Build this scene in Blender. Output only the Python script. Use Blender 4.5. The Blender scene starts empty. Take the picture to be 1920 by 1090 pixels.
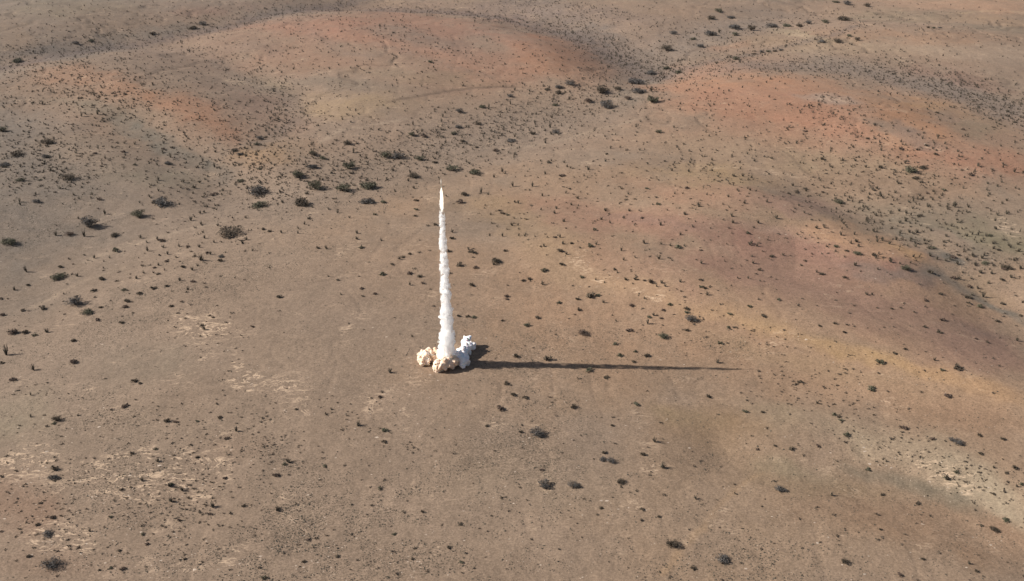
import bpy, math, random
import numpy as np
from mathutils import Vector, Matrix

SC = bpy.context.scene
COL = SC.collection
R = math.radians
rng = np.random.default_rng(7)
random.seed(7)

# ------------------------------------------------------------------ camera
CAM_H, HFOV, PITCH = 85.0, 55.0, 25.0
cam_d = bpy.data.cameras.new('camera')
cam_d.angle = R(HFOV); cam_d.clip_start = 1.0; cam_d.clip_end = 20000.0
cam = bpy.data.objects.new('camera', cam_d); COL.objects.link(cam)
cam.location = (0, 0, CAM_H); cam.rotation_euler = (R(90 - PITCH), 0, 0)
SC.camera = cam

# ------------------------------------------------------------------ light
SUN_EL, SH_AZ = 32.5, -1.0          # sun height; direction the shadows run (degrees from +X)
w = bpy.data.worlds.new('World'); SC.world = w; w.use_nodes = True
nt = w.node_tree; nt.nodes.clear()
sky = nt.nodes.new('ShaderNodeTexSky'); sky.sky_type = 'NISHITA'; sky.sun_disc = False
sky.sun_elevation = R(SUN_EL); sky.sun_rotation = R(270 - SH_AZ)
sky.air_density = 1.0; sky.dust_density = 1.5
bg = nt.nodes.new('ShaderNodeBackground'); bg.inputs['Strength'].default_value = 0.05
out = nt.nodes.new('ShaderNodeOutputWorld')
nt.links.new(sky.outputs[0], bg.inputs[0]); nt.links.new(bg.outputs[0], out.inputs[0])
sun_d = bpy.data.lights.new('sun', 'SUN'); sun_d.energy = 5.0; sun_d.angle = R(0.5); sun_d.color = (1.0, 0.95, 0.88)
sun = bpy.data.objects.new('sun', sun_d); COL.objects.link(sun)
sdir = Vector((math.cos(R(SUN_EL)) * math.cos(R(SH_AZ)), math.cos(R(SUN_EL)) * math.sin(R(SH_AZ)), -math.sin(R(SUN_EL))))
sun.rotation_euler = sdir.to_track_quat('-Z', 'Y').to_euler(); sun.location = (-150, 150, 200)
SC.view_settings.view_transform = 'Standard'; SC.view_settings.look = 'None'
SC.view_settings.gamma = 1.0; SC.view_settings.use_curve_mapping = False
SC.view_settings.exposure = 0.45
SC.cycles.use_denoising = True
SC.cycles.max_bounces = 40; SC.cycles.volume_bounces = 40; SC.cycles.diffuse_bounces = 3

# ------------------------------------------------------------------ photo <-> ground
F = 960 / math.tan(R(HFOV / 2)); CP, SP = math.cos(R(PITCH)), math.sin(R(PITCH))
def ray(u, v):
    a = (np.asarray(u, float) - 960) / F; b = -(np.asarray(v, float) - 545) / F
    return a, CP + b * SP, -SP + b * CP
def proj(x, y, z):
    q = z - CAM_H
    d = y * CP - q * SP; h = y * SP + q * CP
    d = np.maximum(d, 1e-3)
    return 960 + F * x / d, 545 - F * h / d, d

def _hash(ix, iy, s):
    n = (ix * 374761393 + iy * 668265263 + s * 1442695041) & 0xFFFFFFFF
    n = ((n ^ (n >> 13)) * 1274126177) & 0xFFFFFFFF
    return ((n ^ (n >> 16)) & 0xFFFF) / 65535.0
def vnoise(x, y, s=0):              # smooth value noise in -1..1
    x = np.asarray(x, float); y = np.asarray(y, float)
    ix = np.floor(x).astype(np.int64); iy = np.floor(y).astype(np.int64)
    fx = x - ix; fy = y - iy
    fx = fx * fx * fx * (fx * (fx * 6 - 15) + 10); fy = fy * fy * fy * (fy * (fy * 6 - 15) + 10)
    a = _hash(ix, iy, s); b = _hash(ix + 1, iy, s); c = _hash(ix, iy + 1, s); d = _hash(ix + 1, iy + 1, s)
    return (a + (b - a) * fx + (c - a) * fy + (a - b - c + d) * fx * fy) * 2 - 1
def fbm(x, y, o=4, s=0):
    t = 0; a = 1.0; n = 0
    for k in range(o):
        t = t + a * vnoise(x * 2 ** k + 17.3 * k, y * 2 ** k - 9.1 * k, s + k); n += a; a *= .5
    return t / n

# terrain features: blobs and lines read off the photograph, laid out on the ground
def blobw(u, v, b, p=1.0):
    cx, cy, rx, ry, rot = b[:5]
    c, s = math.cos(R(rot)), math.sin(R(rot))
    dx, dy = u - cx, v - cy
    a = (dx * c + dy * s) / rx; e = (-dx * s + dy * c) / ry
    return np.exp(-(a * a + e * e) ** p)
def flat(u, v):
    dx, dy, dz = ray(u, v); t = CAM_H / -dz
    return dx * t, dy * t
def linew(x, y, pts, w, side=0):    # gaussian profile about a polyline on the ground
    P = [flat(*p) for p in pts]
    best = np.full(np.shape(x), 1e9)
    for (x0, y0), (x1, y1) in zip(P[:-1], P[1:]):
        dx, dy = x1 - x0, y1 - y0; L = dx * dx + dy * dy
        t = np.clip(((x - x0) * dx + (y - y0) * dy) / L, 0, 1)
        best = np.minimum(best, np.hypot(x - x0 - t * dx, y - y0 - t * dy))
    return np.exp(-(best / w) ** 2)

WASH = [(-400, 760), (-100, 600), (60, 500), (250, 410), (430, 360), (650, 322), (800, 285), (960, 235), (1130, 180), (1220, 130), (1350, 60), (1560, 20), (1700, -20)]
DR_L = [(-100, 130), (60, 105), (250, 70), (420, 45), (600, 5), (700, -20)]
DR_M = [(470, 270), (560, 215), (535, 170), (430, 130), (400, 110), (330, 80)]
DR_N = [(1215, 128), (1150, 95), (1060, 55), (950, 22), (700, 2)]
DR_R = [(1560, 385), (1660, 440), (1760, 490), (1850, 550), (1960, 620)]
RG_D = [(1340, 430), (1430, 412), (1520, 418), (1620, 445), (1700, 480)]
RG_E = [(1080, 470), (1180, 497), (1300, 545), (1450, 595), (1600, 645), (1750, 705), (1920, 775), (2050, 830)]
TR_F = [(1380, 850), (1560, 885), (1700, 915), (1850, 975), (2000, 1040)]
RG_F = [(1480, 850), (1620, 850), (1760, 880), (1900, 930), (2050, 990)]
DR_A = [(230, 235), (320, 275), (400, 320), (440, 350)]
HBLOBS = [(260, 185, 230, 70, 12, 9), (120, 30, 170, 30, 0, 9), (780, 95, 330, 65, 6, 13), (1020, 110, 150, 40, 20, 5), (1480, 200, 300, 75, 8, 8),
          (1750, 270, 160, 50, 15, 6), (1750, 90, 330, 35, 2, 10), (640, 205, 130, 32, -5, 5), (500, 290, 90, 30, 10, 3), (1250, 340, 300, 60, 8, 4),
          (700, 640, 620, 210, 0, 3), (1150, 900, 420, 160, 5, 2), (1750, 50, 200, 25, 0, 4), (1200, 15, 200, 20, 0, 5)]
LAUNCH_UV = (838, 684)
def gully(x, y):                    # thin branching runnels
    g_ = np.abs(fbm(x / 75 + .5 * fbm(x / 30, y / 30, 3, 205), y / 95 + .5 * fbm(x / 30, y / 30, 3, 206), 3, 201))
    return np.exp(-(g_ / .022) ** 2)
def height(x, y):
    u, v, d = proj(x, y, 0 * x)
    v = np.where(d < 1, 3000, v)
    h = 0 * x
    for b in HBLOBS: h = h + .38 * b[5] * blobw(u, v, b)
    h = h - 2.2 * linew(x, y, WASH, 34) - 3.2 * linew(x, y, DR_L, 26) - 2.2 * linew(x, y, DR_M, 17)
    h = h - 4 * linew(x, y, DR_N, 24) - 3.2 * linew(x, y, DR_R, 13) + 4.2 * linew(x, y, RG_D, 20)
    h = h + 2.6 * linew(x, y, RG_E, 15) - 1.8 * linew(x, y, TR_F, 8) + 1.6 * linew(x, y, RG_F, 12) - 2.2 * linew(x, y, DR_A, 12)
    far = np.clip((y - 180) / 300, 0, 1)
    h = h + (0.5 + 1.6 * far) * fbm(x / 80, y / 80, 3, 11) + (0.1 + .22 * far) * fbm(x / 16, y / 16, 3, 31) + .05 * fbm(x / 3.5, y / 3.5, 2, 37)
    rill = np.abs(fbm(x / 9 + .4 * fbm(x / 20, y / 20, 2, 5), y / 14, 2, 47))
    h = h - .5 * far * gully(x, y)
    h = h - (0.05 + .12 * far) * np.exp(-(rill / .1) ** 2)
    return h
def on_ground(u, v):                # where the line of sight through a photo point meets the terrain
    u = np.asarray(u, float); v = np.asarray(v, float)
    dx, dy, dz = ray(u, v); t = CAM_H / -dz
    for _ in range(30):
        z = height(dx * t, dy * t)
        t = t + 0.6 * ((CAM_H - z) / -dz - t)
    x, y = dx * t, dy * t
    return x, y, height(x, y)

# ------------------------------------------------------------------ soil colours
def lin(c):
    c = np.array(c, float) / 255
    return np.where(c <= .04045, c / 12.92, ((c + .055) / 1.055) ** 2.4)
TAN = (157, 136, 117)
REF = np.array((150, 131, 112), float)
def soil(c):                        # soil colours read off the photograph, pulled towards its overall dusty brown
    r = np.array(c, float) / np.array(TAN, float)
    return lin(REF * r ** np.array((.78, .68, .78)))
SOIL = [  # centre, radii, turn, colour, strength, edge
    ((900, 60, 1500, 220, 0), (160, 135, 116), .8, 1),
    ((1500, 600, 700, 330, 10), (173, 143, 114), .85, 1),
    ((1500, 950, 500, 180, 5), (165, 140, 115), .8, 1),
    ((60, 60, 330, 120, 0), (143, 123, 110), .8, 1),
    ((0, 340, 260, 200, 0), (140, 124, 110), .75, 1),
    ((60, 800, 300, 120, 0), (149, 131, 114), .6, 1),
    ((30, 180, 60, 60, 0), (128, 117, 108), .7, 1),
    ((1580, 235, 430, 105, 6), (178, 141, 115), .8, 1.3),
    ((1500, 620, 560, 160, 12), (174, 140, 112), .8, 1.2),
    ((1150, 380, 260, 70, 6), (166, 138, 114), .6, 1.2),
    ((230, 200, 330, 90, 12), (152, 126, 107), .7, 1.3),
    ((760, 85, 470, 75, 5), (160, 127, 109), .75, 1.3),
    ((1700, 60, 400, 60, 3), (172, 143, 119), .6, 1.3),
    ((-60, 240, 290, 340, 0), (124, 111, 104), .85, 1.2),
    ((300, 10, 420, 60, 0), (138, 121, 109), .6, 1.2),
    # left hill
    ((180, 190, 200, 60, 14), (160, 130, 108), .8, 1.2),
    ((300, 185, 110, 22, 18), (176, 128, 100), .8, 1.2),
    ((130, 145, 80, 22, 10), (168, 128, 104), .6, 1.2),
    ((400, 230, 90, 30, 30), (172, 126, 101), .85, 1.3),
    ((480, 200, 90, 45, 25), (150, 120, 106), .7, 1.2),
    ((330, 110, 120, 25, 8), (150, 127, 112), .7, 1.2),
    ((265, 245, 100, 16, 22), (118, 109, 101), .8, 1.3),
    ((350, 290, 90, 22, 28), (118, 108, 100), .8, 1.3),
    ((410, 330, 22, 14, 0), (125, 112, 104), .7, 1.5),
    ((170, 200, 110, 12, 8), (126, 118, 104), .5, 1.2),
    ((180, 290, 110, 40, 10), (152, 130, 110), .6, 1.2),
    ((290, 330, 90, 20, 5), (140, 127, 108), .6, 1.2),
    ((500, 285, 65, 25, -5), (180, 148, 112), .85, 1.6),
    ((560, 265, 50, 12, 10), (160, 133, 110), .6, 1.6),
    ((660, 200, 110, 24, -4), (172, 148, 116), .85, 1.5),
    ((640, 160, 130, 14, 3), (128, 116, 104), .55, 1.3),
    ((450, 150, 60, 10, 8), (178, 158, 134), .6, 1.3),
    ((500, 165, 60, 22, 10), (154, 137, 112), .6, 1.3),
    # middle hill
    ((700, 55, 280, 28, 4), (170, 122, 104), .9, 1.2),
    ((850, 95, 260, 52, 6), (172, 130, 109), .85, 1.2),
    ((1060, 110, 120, 38, 18), (180, 131, 104), .85, 1.4),
    ((1080, 92, 60, 9, 14), (192, 147, 116), .7, 1.3),
    ((560, 110, 130, 35, 5), (162, 127, 107), .8, 1.2),
    ((780, 72, 90, 18, 15), (138, 118, 106), .75, 1.2),
    ((700, 105, 120, 18, 12), (142, 122, 107), .7, 1.2),
    ((900, 82, 35, 12, 10), (142, 128, 112), .6, 1.2),
    ((740, 140, 180, 14, 4), (150, 131, 110), .6, 1.2),
    ((480, 90, 60, 16, 0), (134, 112, 103), .6, 1.2),
    ((1130, 75, 190, 34, 24), (128, 114, 108), .85, 1.5),
    ((1020, 20, 200, 16, 5), (142, 122, 113), .75, 1.3),
    ((560, 20, 160, 20, -5), (142, 124, 112), .6, 1.2),
    ((140, 15, 120, 18, 0), (150, 134, 112), .6, 1.2),
    ((20, 70, 50, 35, 30), (150, 125, 105), .6, 1.2),
    ((110, 95, 130, 14, -6), (118, 106, 103), .85, 1.3),
    ((300, 62, 130, 14, -8), (122, 112, 107), .7, 1.3),
    ((480, 30, 100, 12, -10), (125, 112, 105), .6, 1.3),
    # wash
    ((1020, 220, 250, 60, -18), (158, 138, 120), .85, 1.3),
    ((1200, 160, 90, 40, -35), (148, 134, 120), .8, 1.3),
    ((700, 330, 300, 40, -12), (152, 132, 115), .7, 1.3),
    ((1330, 70, 160, 40, -20), (150, 134, 121), .85, 1.2),
    # right slopes
    ((1400, 170, 180, 42, 4), (190, 140, 109), .95, 1.4),
    ((1500, 215, 220, 38, 8), (183, 133, 108), .9, 1.3),
    ((1700, 230, 90, 50, 25), (185, 137, 104), .85, 1.3),
    ((1350, 130, 120, 16, -4), (170, 130, 110), .7, 1.3),
    ((1800, 310, 130, 34, 8), (184, 133, 108), .9, 1.4),
    ((1740, 200, 60, 12, 12), (196, 154, 112), .75, 1.3),
    ((1850, 215, 90, 22, 12), (184, 151, 117), .7, 1.3),
    ((1850, 240, 50, 14, 5), (150, 132, 110), .7, 1.3),
    ((1660, 235, 60, 10, 14), (138, 124, 112), .75, 1.3),
    ((1720, 258, 60, 16, 26), (140, 116, 106), .75, 1.3),
    ((1560, 185, 60, 9, 6), (176, 158, 140), .75, 1.3),
    ((1700, 150, 230, 22, 14), (147, 131, 118), .85, 1.3),
    ((1860, 195, 130, 24, 20), (140, 124, 114), .85, 1.3),
    ((1560, 130, 180, 14, 0), (152, 134, 118), .7, 1.3),
    ((1800, 145, 120, 16, 12), (164, 128, 112), .6, 1.2),
    ((1600, 85, 200, 16, 2), (176, 157, 130), .7, 1.3),
    ((1850, 100, 160, 20, 6), (184, 164, 138), .85, 1.3),
    ((1720, 70, 200, 10, 2), (178, 143, 116), .75, 1.3),
    ((1820, 8, 200, 14, 2), (188, 152, 124), .8, 1.3),
    ((1700, 30, 110, 12, 2), (150, 134, 112), .7, 1.3),
    ((1860, 42, 120, 10, 3), (186, 158, 126), .7, 1.3),
    ((1860, 54, 120, 6, 3), (140, 126, 110), .7, 1.3),
    ((1440, 78, 80, 12, 2), (162, 135, 110), .6, 1.3),
    ((1370, 90, 40, 8, -8), (172, 130, 105), .6, 1.3),
    ((1500, 68, 60, 6, 6), (182, 166, 132), .7, 1.3),
    ((1480, 262, 160, 18, 8), (176, 138, 113), .6, 1.3),
    ((1360, 285, 160, 34, 5), (170, 146, 120), .8, 1.3),
    ((1600, 325, 170, 30, 6), (168, 146, 118), .8, 1.3),
    ((1480, 318, 70, 8, 8), (186, 162, 134), .7, 1.3),
    ((1400, 230, 80, 12, 8), (165, 130, 110), .5, 1.3),
    ((1340, 330, 120, 22, 4), (177, 150, 112), .75, 1.3),
    ((1340, 362, 170, 18, 4), (176, 136, 112), .7, 1.3),
    ((1500, 380, 110, 14, 10), (172, 136, 120), .7, 1.3),
    # purple belt
    ((1180, 415, 190, 30, 6), (168, 127, 107), .85, 1.3),
    ((1260, 420, 120, 13, 8), (140, 112, 103), .75, 1.3),
    ((1480, 460, 270, 36, 9), (163, 121, 106), 1.0, 1.4),
    ((1440, 510, 240, 46, 10), (168, 127, 109), .95, 1.3),
    ((1680, 590, 280, 48, 16), (163, 127, 109), .9, 1.4),
    ((1840, 655, 130, 40, 12), (164, 129, 112), .85, 1.3),
    ((1540, 440, 90, 10, 14), (150, 118, 108), .6, 1.3),
    ((1470, 420, 90, 10, 4), (182, 150, 128), .7, 1.3),
    ((1600, 445, 110, 22, 14), (195, 154, 118), 1.0, 1.8),
    ((1690, 478, 50, 15, 24), (198, 158, 112), .9, 1.6),
    ((1650, 505, 80, 10, 12), (142, 117, 107), .85, 1.4),
    ((1780, 530, 90, 12, 18), (112, 103, 99), .95, 1.6),
    ((1880, 582, 70, 11, 28), (114, 106, 100), .9, 1.6),
    ((1770, 490, 42, 12, 22), (104, 100, 98), .95, 1.6),
    ((1690, 440, 70, 8, 24), (120, 108, 100), .75, 1.3),
    ((1810, 468, 90, 14, 30), (122, 113, 100), .7, 1.3),
    ((1740, 415, 190, 50, 12), (143, 130, 113), .8, 1.3),
    ((1860, 452, 70, 26, 18), (143, 133, 106), .7, 1.3),
    ((1780, 458, 40, 8, 25), (170, 144, 124), .6, 1.3),
    ((1890, 425, 40, 20, 15), (165, 148, 124), .6, 1.3),
    ((1700, 355, 200, 26, 4), (170, 140, 115), .7, 1.3),
    ((1850, 540, 80, 16, 20), (168, 142, 112), .6, 1.4),
    ((1760, 560, 120, 16, 18), (172, 139, 110), .6, 1.4),
    # ochre crest and slopes
    ((960, 420, 120, 30, 20), (170, 144, 112), .7, 1.3),
    ((1090, 510, 80, 26, 20), (174, 148, 118), .7, 1.3),
    ((1230, 535, 120, 14, 14), (190, 158, 122), .8, 1.4),
    ((1400, 592, 160, 18, 13), (186, 152, 116), .9, 1.5),
    ((1600, 655, 190, 18, 17), (188, 156, 110), .85, 1.4),
    ((1820, 720, 150, 22, 18), (190, 154, 114), .85, 1.4),
    ((1560, 690, 240, 24, 14), (168, 142, 112), .7, 1.4),
    ((1560, 625, 130, 12, 15), (150, 126, 106), .6, 1.4),
    ((1850, 625, 110, 10, 12), (142, 114, 104), .6, 1.4),
    ((1700, 745, 220, 34, 14), (168, 137, 110), .8, 1.3),
    ((1450, 780, 120, 40, 12), (164, 146, 118), .7, 1.3),
    ((1320, 800, 110, 44, 12), (152, 124, 98), .8, 1.3),
    ((1250, 780, 60, 20, 10), (162, 140, 108), .5, 1.3),
    ((1380, 860, 90, 26, 18), (157, 132, 108), .6, 1.3),
    ((1690, 845, 210, 42, 18), (178, 163, 134), .85, 1.4),
    ((1860, 925, 130, 38, 24), (176, 164, 136), .85, 1.4),
    ((1690, 905, 110, 15, 16), (126, 114, 100), .8, 1.5),
    ((1790, 945, 90, 14, 26), (122, 111, 98), .8, 1.5),
    ((1560, 915, 130, 24, 10), (154, 131, 104), .7, 1.3),
    ((1500, 880, 70, 18, 8), (155, 142, 115), .6, 1.3),
    ((1780, 1010, 240, 44, 14), (162, 131, 106), .8, 1.3),
    ((1900, 1010, 60, 20, 30), (150, 120, 100), .6, 1.3),
    ((1850, 790, 130, 24, 14), (158, 126, 103), .7, 1.3),
    # lower left
    ((20, 945, 90, 70, 0), (155, 122, 103), .7, 1.4),
    ((60, 1060, 110, 30, 0), (152, 124, 106), .5, 1.3),
    ((40, 780, 80, 50, 0), (146, 134, 112), .6, 1.3),
    ((300, 700, 120, 40, 0), (140, 124, 108), .6, 1.3),
    ((620, 560, 260, 90, 0), (152, 130, 113), .5, 1.3),
    ((420, 840, 60, 30, 0), (150, 126, 108), .5, 1.3),
    ((1010, 900, 180, 80, 0), (156, 138, 118), .5, 1.3),
]
STIP = [(190, 770, 110, 60, 10, .8), (330, 560, 330, 60, -22, 1.0), (60, 420, 160, 60, -10, .8), (90, 320, 120, 50, 0, .9), (980, 230, 330, 60, -15, 1.0), (640, 360, 220, 40, -10, .9),
        (1000, 690, 90, 90, -30, .9), (1000, 850, 130, 80, 0, .9), (540, 990, 130, 60, -30, 1.0), (250, 920, 130, 90, 0, .7), (520, 850, 90, 60, 40, .8), (750, 960, 120, 70, -20, .7),
        (1350, 650, 90, 30, 10, .6), (1400, 1060, 160, 50, 0, .5), (1150, 660, 120, 50, 0, .6), (1180, 80, 120, 30, 25, 1), (100, 95, 150, 20, -5, 1), (900, 600, 120, 60, 0, .4), (1330, 330, 100, 20, 0, .4),
        (1850, 500, 120, 30, 10, .8), (1560, 460, 120, 20, 10, .3), (640, 1060, 300, 60, 0, .6), (1300, 870, 60, 20, 0, .5)]
PALE = [(480, 715, 40, 38, 30, 1.1), (400, 640, 120, 60, 20, .75), (540, 740, 80, 40, 10, .75), (300, 890, 170, 60, -4, 1.1), (60, 880, 90, 70, 0, .9), (90, 1000, 80, 60, 0, .9), (350, 1050, 260, 40, 0, .55), (700, 560, 200, 110, 0, .35),
        (760, 760, 160, 60, 0, .6), (1130, 500, 90, 30, 18, .8), (1230, 540, 90, 14, 15, .8), (1420, 600, 150, 12, 15, .6), (1780, 890, 150, 40, 26, .7), (1560, 960, 160, 40, 10, .5), (1200, 940, 110, 30, 0, .5),
        (850, 680, 120, 50, 0, .5), (1180, 790, 120, 40, 0, .45), (1480, 318, 80, 10, 8, .8), (1560, 185, 60, 9, 6, .8), (450, 150, 60, 8, 6, .8), (1500, 70, 60, 6, 6, .7), (1700, 110, 200, 12, 6, .5), (1820, 330, 60, 8, 5, .8),
        (700, 470, 120, 50, 0, .5), (1080, 250, 60, 14, 0, .5), (1400, 1010, 80, 80, 0, .35), (930, 400, 90, 20, 10, .4), (1890, 425, 40, 20, 15, .8), (1250, 210, 60, 10, 0, .5), (640, 1060, 260, 40, 0, .4), (1800, 700, 120, 20, 16, .3)]

TRACES = [  # narrow channels, tracks and long pale streaks: points, width in metres, colour, strength
    ([(730, 197), (790, 184), (850, 173), (900, 168), (960, 166)], 1.3, (104, 88, 78), .7),
    ([(600, 262), (640, 240), (700, 232), (760, 222)], 1.2, (178, 158, 138), .5),
    ([(950, 268), (1040, 262), (1120, 238), (1200, 222)], 1.4, (176, 156, 136), .4), ([(860, 300), (960, 280), (1060, 272)], 1.0, (120, 102, 90), .4),
    ([(150, 480), (230, 450), (330, 425), (420, 405)], 1.0, (178, 158, 138), .4), ([(60, 560), (150, 515), (230, 492)], .9, (176, 156, 136), .4),
    ([(1240, 1075), (1310, 1005), (1350, 955), (1400, 905), (1425, 890)], .6, (186, 154, 120), .3),
    ([(-100, 130), (60, 105), (250, 70), (420, 45), (600, 5), (700, -20)], 9, (112, 101, 98), .6),
    ([(1215, 128), (1150, 95), (1060, 55), (950, 22), (700, 2)], 12, (116, 104, 100), .65), ([(480, 270), (560, 215), (535, 170), (430, 130), (400, 110)], 5, (128, 114, 104), .5),
    ([(1400, 128), (1600, 138), (1750, 168), (1850, 205), (1940, 240)], 12, (134, 120, 112), .45), ([(1230, 130), (1300, 118), (1400, 106), (1470, 96), (1560, 82), (1600, 62)], 4, (128, 114, 106), .6),
    ([(700, 100), (760, 115), (830, 135), (920, 152)], 3, (138, 120, 108), .4), ([(560, 60), (640, 110), (700, 120)], 4, (136, 118, 108), .3),
    ([(1780, 30), (1840, 24), (1920, 26)], 1.6, (190, 165, 138), .5), 
]
def build_ground():
    dense = np.radians(np.linspace(-38, 38, 800)); rest = np.radians(np.linspace(38, 322, 50))[1:-1]
    ang = np.concatenate([dense, rest]); na = len(ang)
    rr = np.concatenate([[2, 10, 25, 40, 50], np.geomspace(58, 1200, 720), np.geomspace(1260, 9000, 14)]); nr = len(rr)
    A, RR = np.meshgrid(ang, rr)
    x = (np.sin(A) * RR).ravel(); y = (np.cos(A) * RR).ravel()
    z = height(x, y)
    fade = np.clip((2500 - np.hypot(x, y)) / 1300, 0, 1) * (y > -40)
    z = z * np.clip(fade, 0, 1)
    i = np.arange(nr - 1)[:, None] * na; j = np.arange(na)[None, :]; jn = (j + 1) % na
    q = np.stack([i + j, i + jn, i + na + jn, i + na + j], -1).reshape(-1, 4)
    me = bpy.data.meshes.new('ground')
    me.vertices.add(len(x)); me.vertices.foreach_set('co', np.stack([x, y, z], -1).ravel().astype(np.float32))
    me.loops.add(q.size); me.loops.foreach_set('vertex_index', q[:, ::-1].ravel().astype(np.int32))
    me.polygons.add(len(q)); me.polygons.foreach_set('loop_start', (np.arange(len(q)) * 4).astype(np.int32))
    me.polygons.foreach_set('use_smooth', np.ones(len(q), bool))
    me.update(calc_edges=True)
    u, v, d = proj(x, y, z); v = np.where(d < 2, 2000, v); u = np.clip(u, -3000, 5000); v = np.clip(v, -400, 2500)
    k = np.clip(d / F * 14, 0, 999)
    # ragged edges: warp the lookup with ground noise
    su = np.clip(F / d, 2, 20)
    u2 = u + su * (6 * fbm(x / 26, y / 26, 4, 71) + 2.6 * fbm(x / 5, y / 7, 4, 75)); v2 = v + su * .35 * (7 * fbm(x / 26, y / 26, 4, 81) + 3.6 * fbm(x / 5, y / 7, 4, 85))
    col = np.tile(soil(TAN), (len(x), 1))
    nz = fbm(x / 14, y / 18, 5, 141); nf = .85 + .45 * fbm(x / 4, y / 6, 4, 151)
    for b, c, s, p in SOIL:
        wgt = blobw(u2, v2, b, p * 1.2); wgt = np.clip(s * nf * np.clip(wgt + 3.0 * nz * wgt * (1 - wgt), 0, 1), 0, 1)[:, None]
        col = col * (1 - wgt) + soil(c) * wgt
    wx = x + .5 * fbm(x / 3, y / 3, 3, 171); wy = y + .8 * fbm(x / 3, y / 3, 3, 172)
    for pts, wd, c, s in TRACES:
        wgt = (s * np.clip(linew(wx, wy, pts, wd * .8) * (1 + .9 * fbm(x / 2, y / 2, 2, 175)), 0, 1))[:, None]
        col = col * (1 - wgt) + lin(c) * (1.0, 1.0, .95) * wgt
    n1 = fbm(x / 35, y / 35, 4, 91); n2 = fbm(x / 90, y / 60, 3, 95)
    col = col * (1 + .08 * n1 + .07 * fbm(x / 5, y / 7, 4, 161))[:, None] * np.stack([1 + .03 * n2, 1 + 0 * n2, 1 - .04 * n2], -1)
    col = col * SOILGAIN
    gl = gully(x, y) * np.clip((y - 170) / 120, 0, 1); col = col * (1 - .17 * gl)[:, None]
    st = 0 * x + .26; pa = 0 * x + .3
    for b in STIP: st = np.maximum(st, b[5] * blobw(u2, v2, b, 1.2))
    for b in PALE: pa = np.maximum(pa, b[5] * blobw(u2, v2, b, 1.2))
    st = st * (.75 + .5 * fbm(x / 12, y / 12, 3, 99))
    at = me.attributes.new('soil', 'FLOAT_COLOR', 'POINT')
    at.data.foreach_set('color', np.concatenate([np.clip(col, 0, 1), np.ones((len(x), 1))], 1).ravel().astype(np.float32))
    for nme, val in (('stipple', st), ('pale', pa)):
        a = me.attributes.new(nme, 'FLOAT', 'POINT'); a.data.foreach_set('value', val.astype(np.float32))
    o = bpy.data.objects.new('ground', me); COL.objects.link(o)
    o['kind'] = 'structure'; o['label'] = 'bare desert ground of tan, red and grey soil rolling away in low hills'
    return o
SOILGAIN = np.array([1.0, .975, .985]) / 1.3

def nodes(name):
    m = bpy.data.materials.new(name); m.use_nodes = True; n = m.node_tree; n.nodes.clear(); return m, n
class NB:
    def __init__(s, n): s.n = n
    def new(s, t, **k):
        o = s.n.nodes.new(t)
        for a, b in k.items(): setattr(o, a, b)
        return o
    def link(s, a, b): s.n.links.new(a, b)
    def math(s, op, a, b=None, c=None, clamp=False):
        o = s.new('ShaderNodeMath', operation=op, use_clamp=clamp)
        for i, v in enumerate((a, b, c)):
            if v is None: continue
            if isinstance(v, (int, float)): o.inputs[i].default_value = v
            else: s.link(v, o.inputs[i])
        return o.outputs[0]
    def mapr(s, v, a, b, c, d, smooth=True):
        o = s.new('ShaderNodeMapRange'); o.interpolation_type = 'SMOOTHSTEP' if smooth else 'LINEAR'
        s.link(v, o.inputs[0])
        for i, k in enumerate((a, b, c, d)): o.inputs[i + 1].default_value = k
        return o.outputs[0]
    def noise(s, vec, scale, detail=3, rough=.55, dist=0):
        o = s.new('ShaderNodeTexNoise'); s.link(vec, o.inputs['Vector'])
        o.inputs['Scale'].default_value = scale; o.inputs['Detail'].default_value = detail
        o.inputs['Roughness'].default_value = rough; o.inputs['Distortion'].default_value = dist
        return o.outputs[0]
    def mapping(s, vec, scale=(1, 1, 1), rot=(0, 0, 0)):
        o = s.new('ShaderNodeMapping'); s.link(vec, o.inputs[0]); o.inputs['Scale'].default_value = scale; o.inputs['Rotation'].default_value = rot
        return o.outputs[0]
    def mix(s, f, a, b, bt='MIX'):
        o = s.new('ShaderNodeMix', data_type='RGBA', blend_type=bt)
        for k, v in ((0, f), (6, a), (7, b)):
            if isinstance(v, (int, float)): o.inputs[k].default_value = v
            elif isinstance(v, tuple): o.inputs[k].default_value = (*v, 1) if len(v) == 3 else v
            else: s.link(v, o.inputs[k])
        return o.outputs[2]

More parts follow.
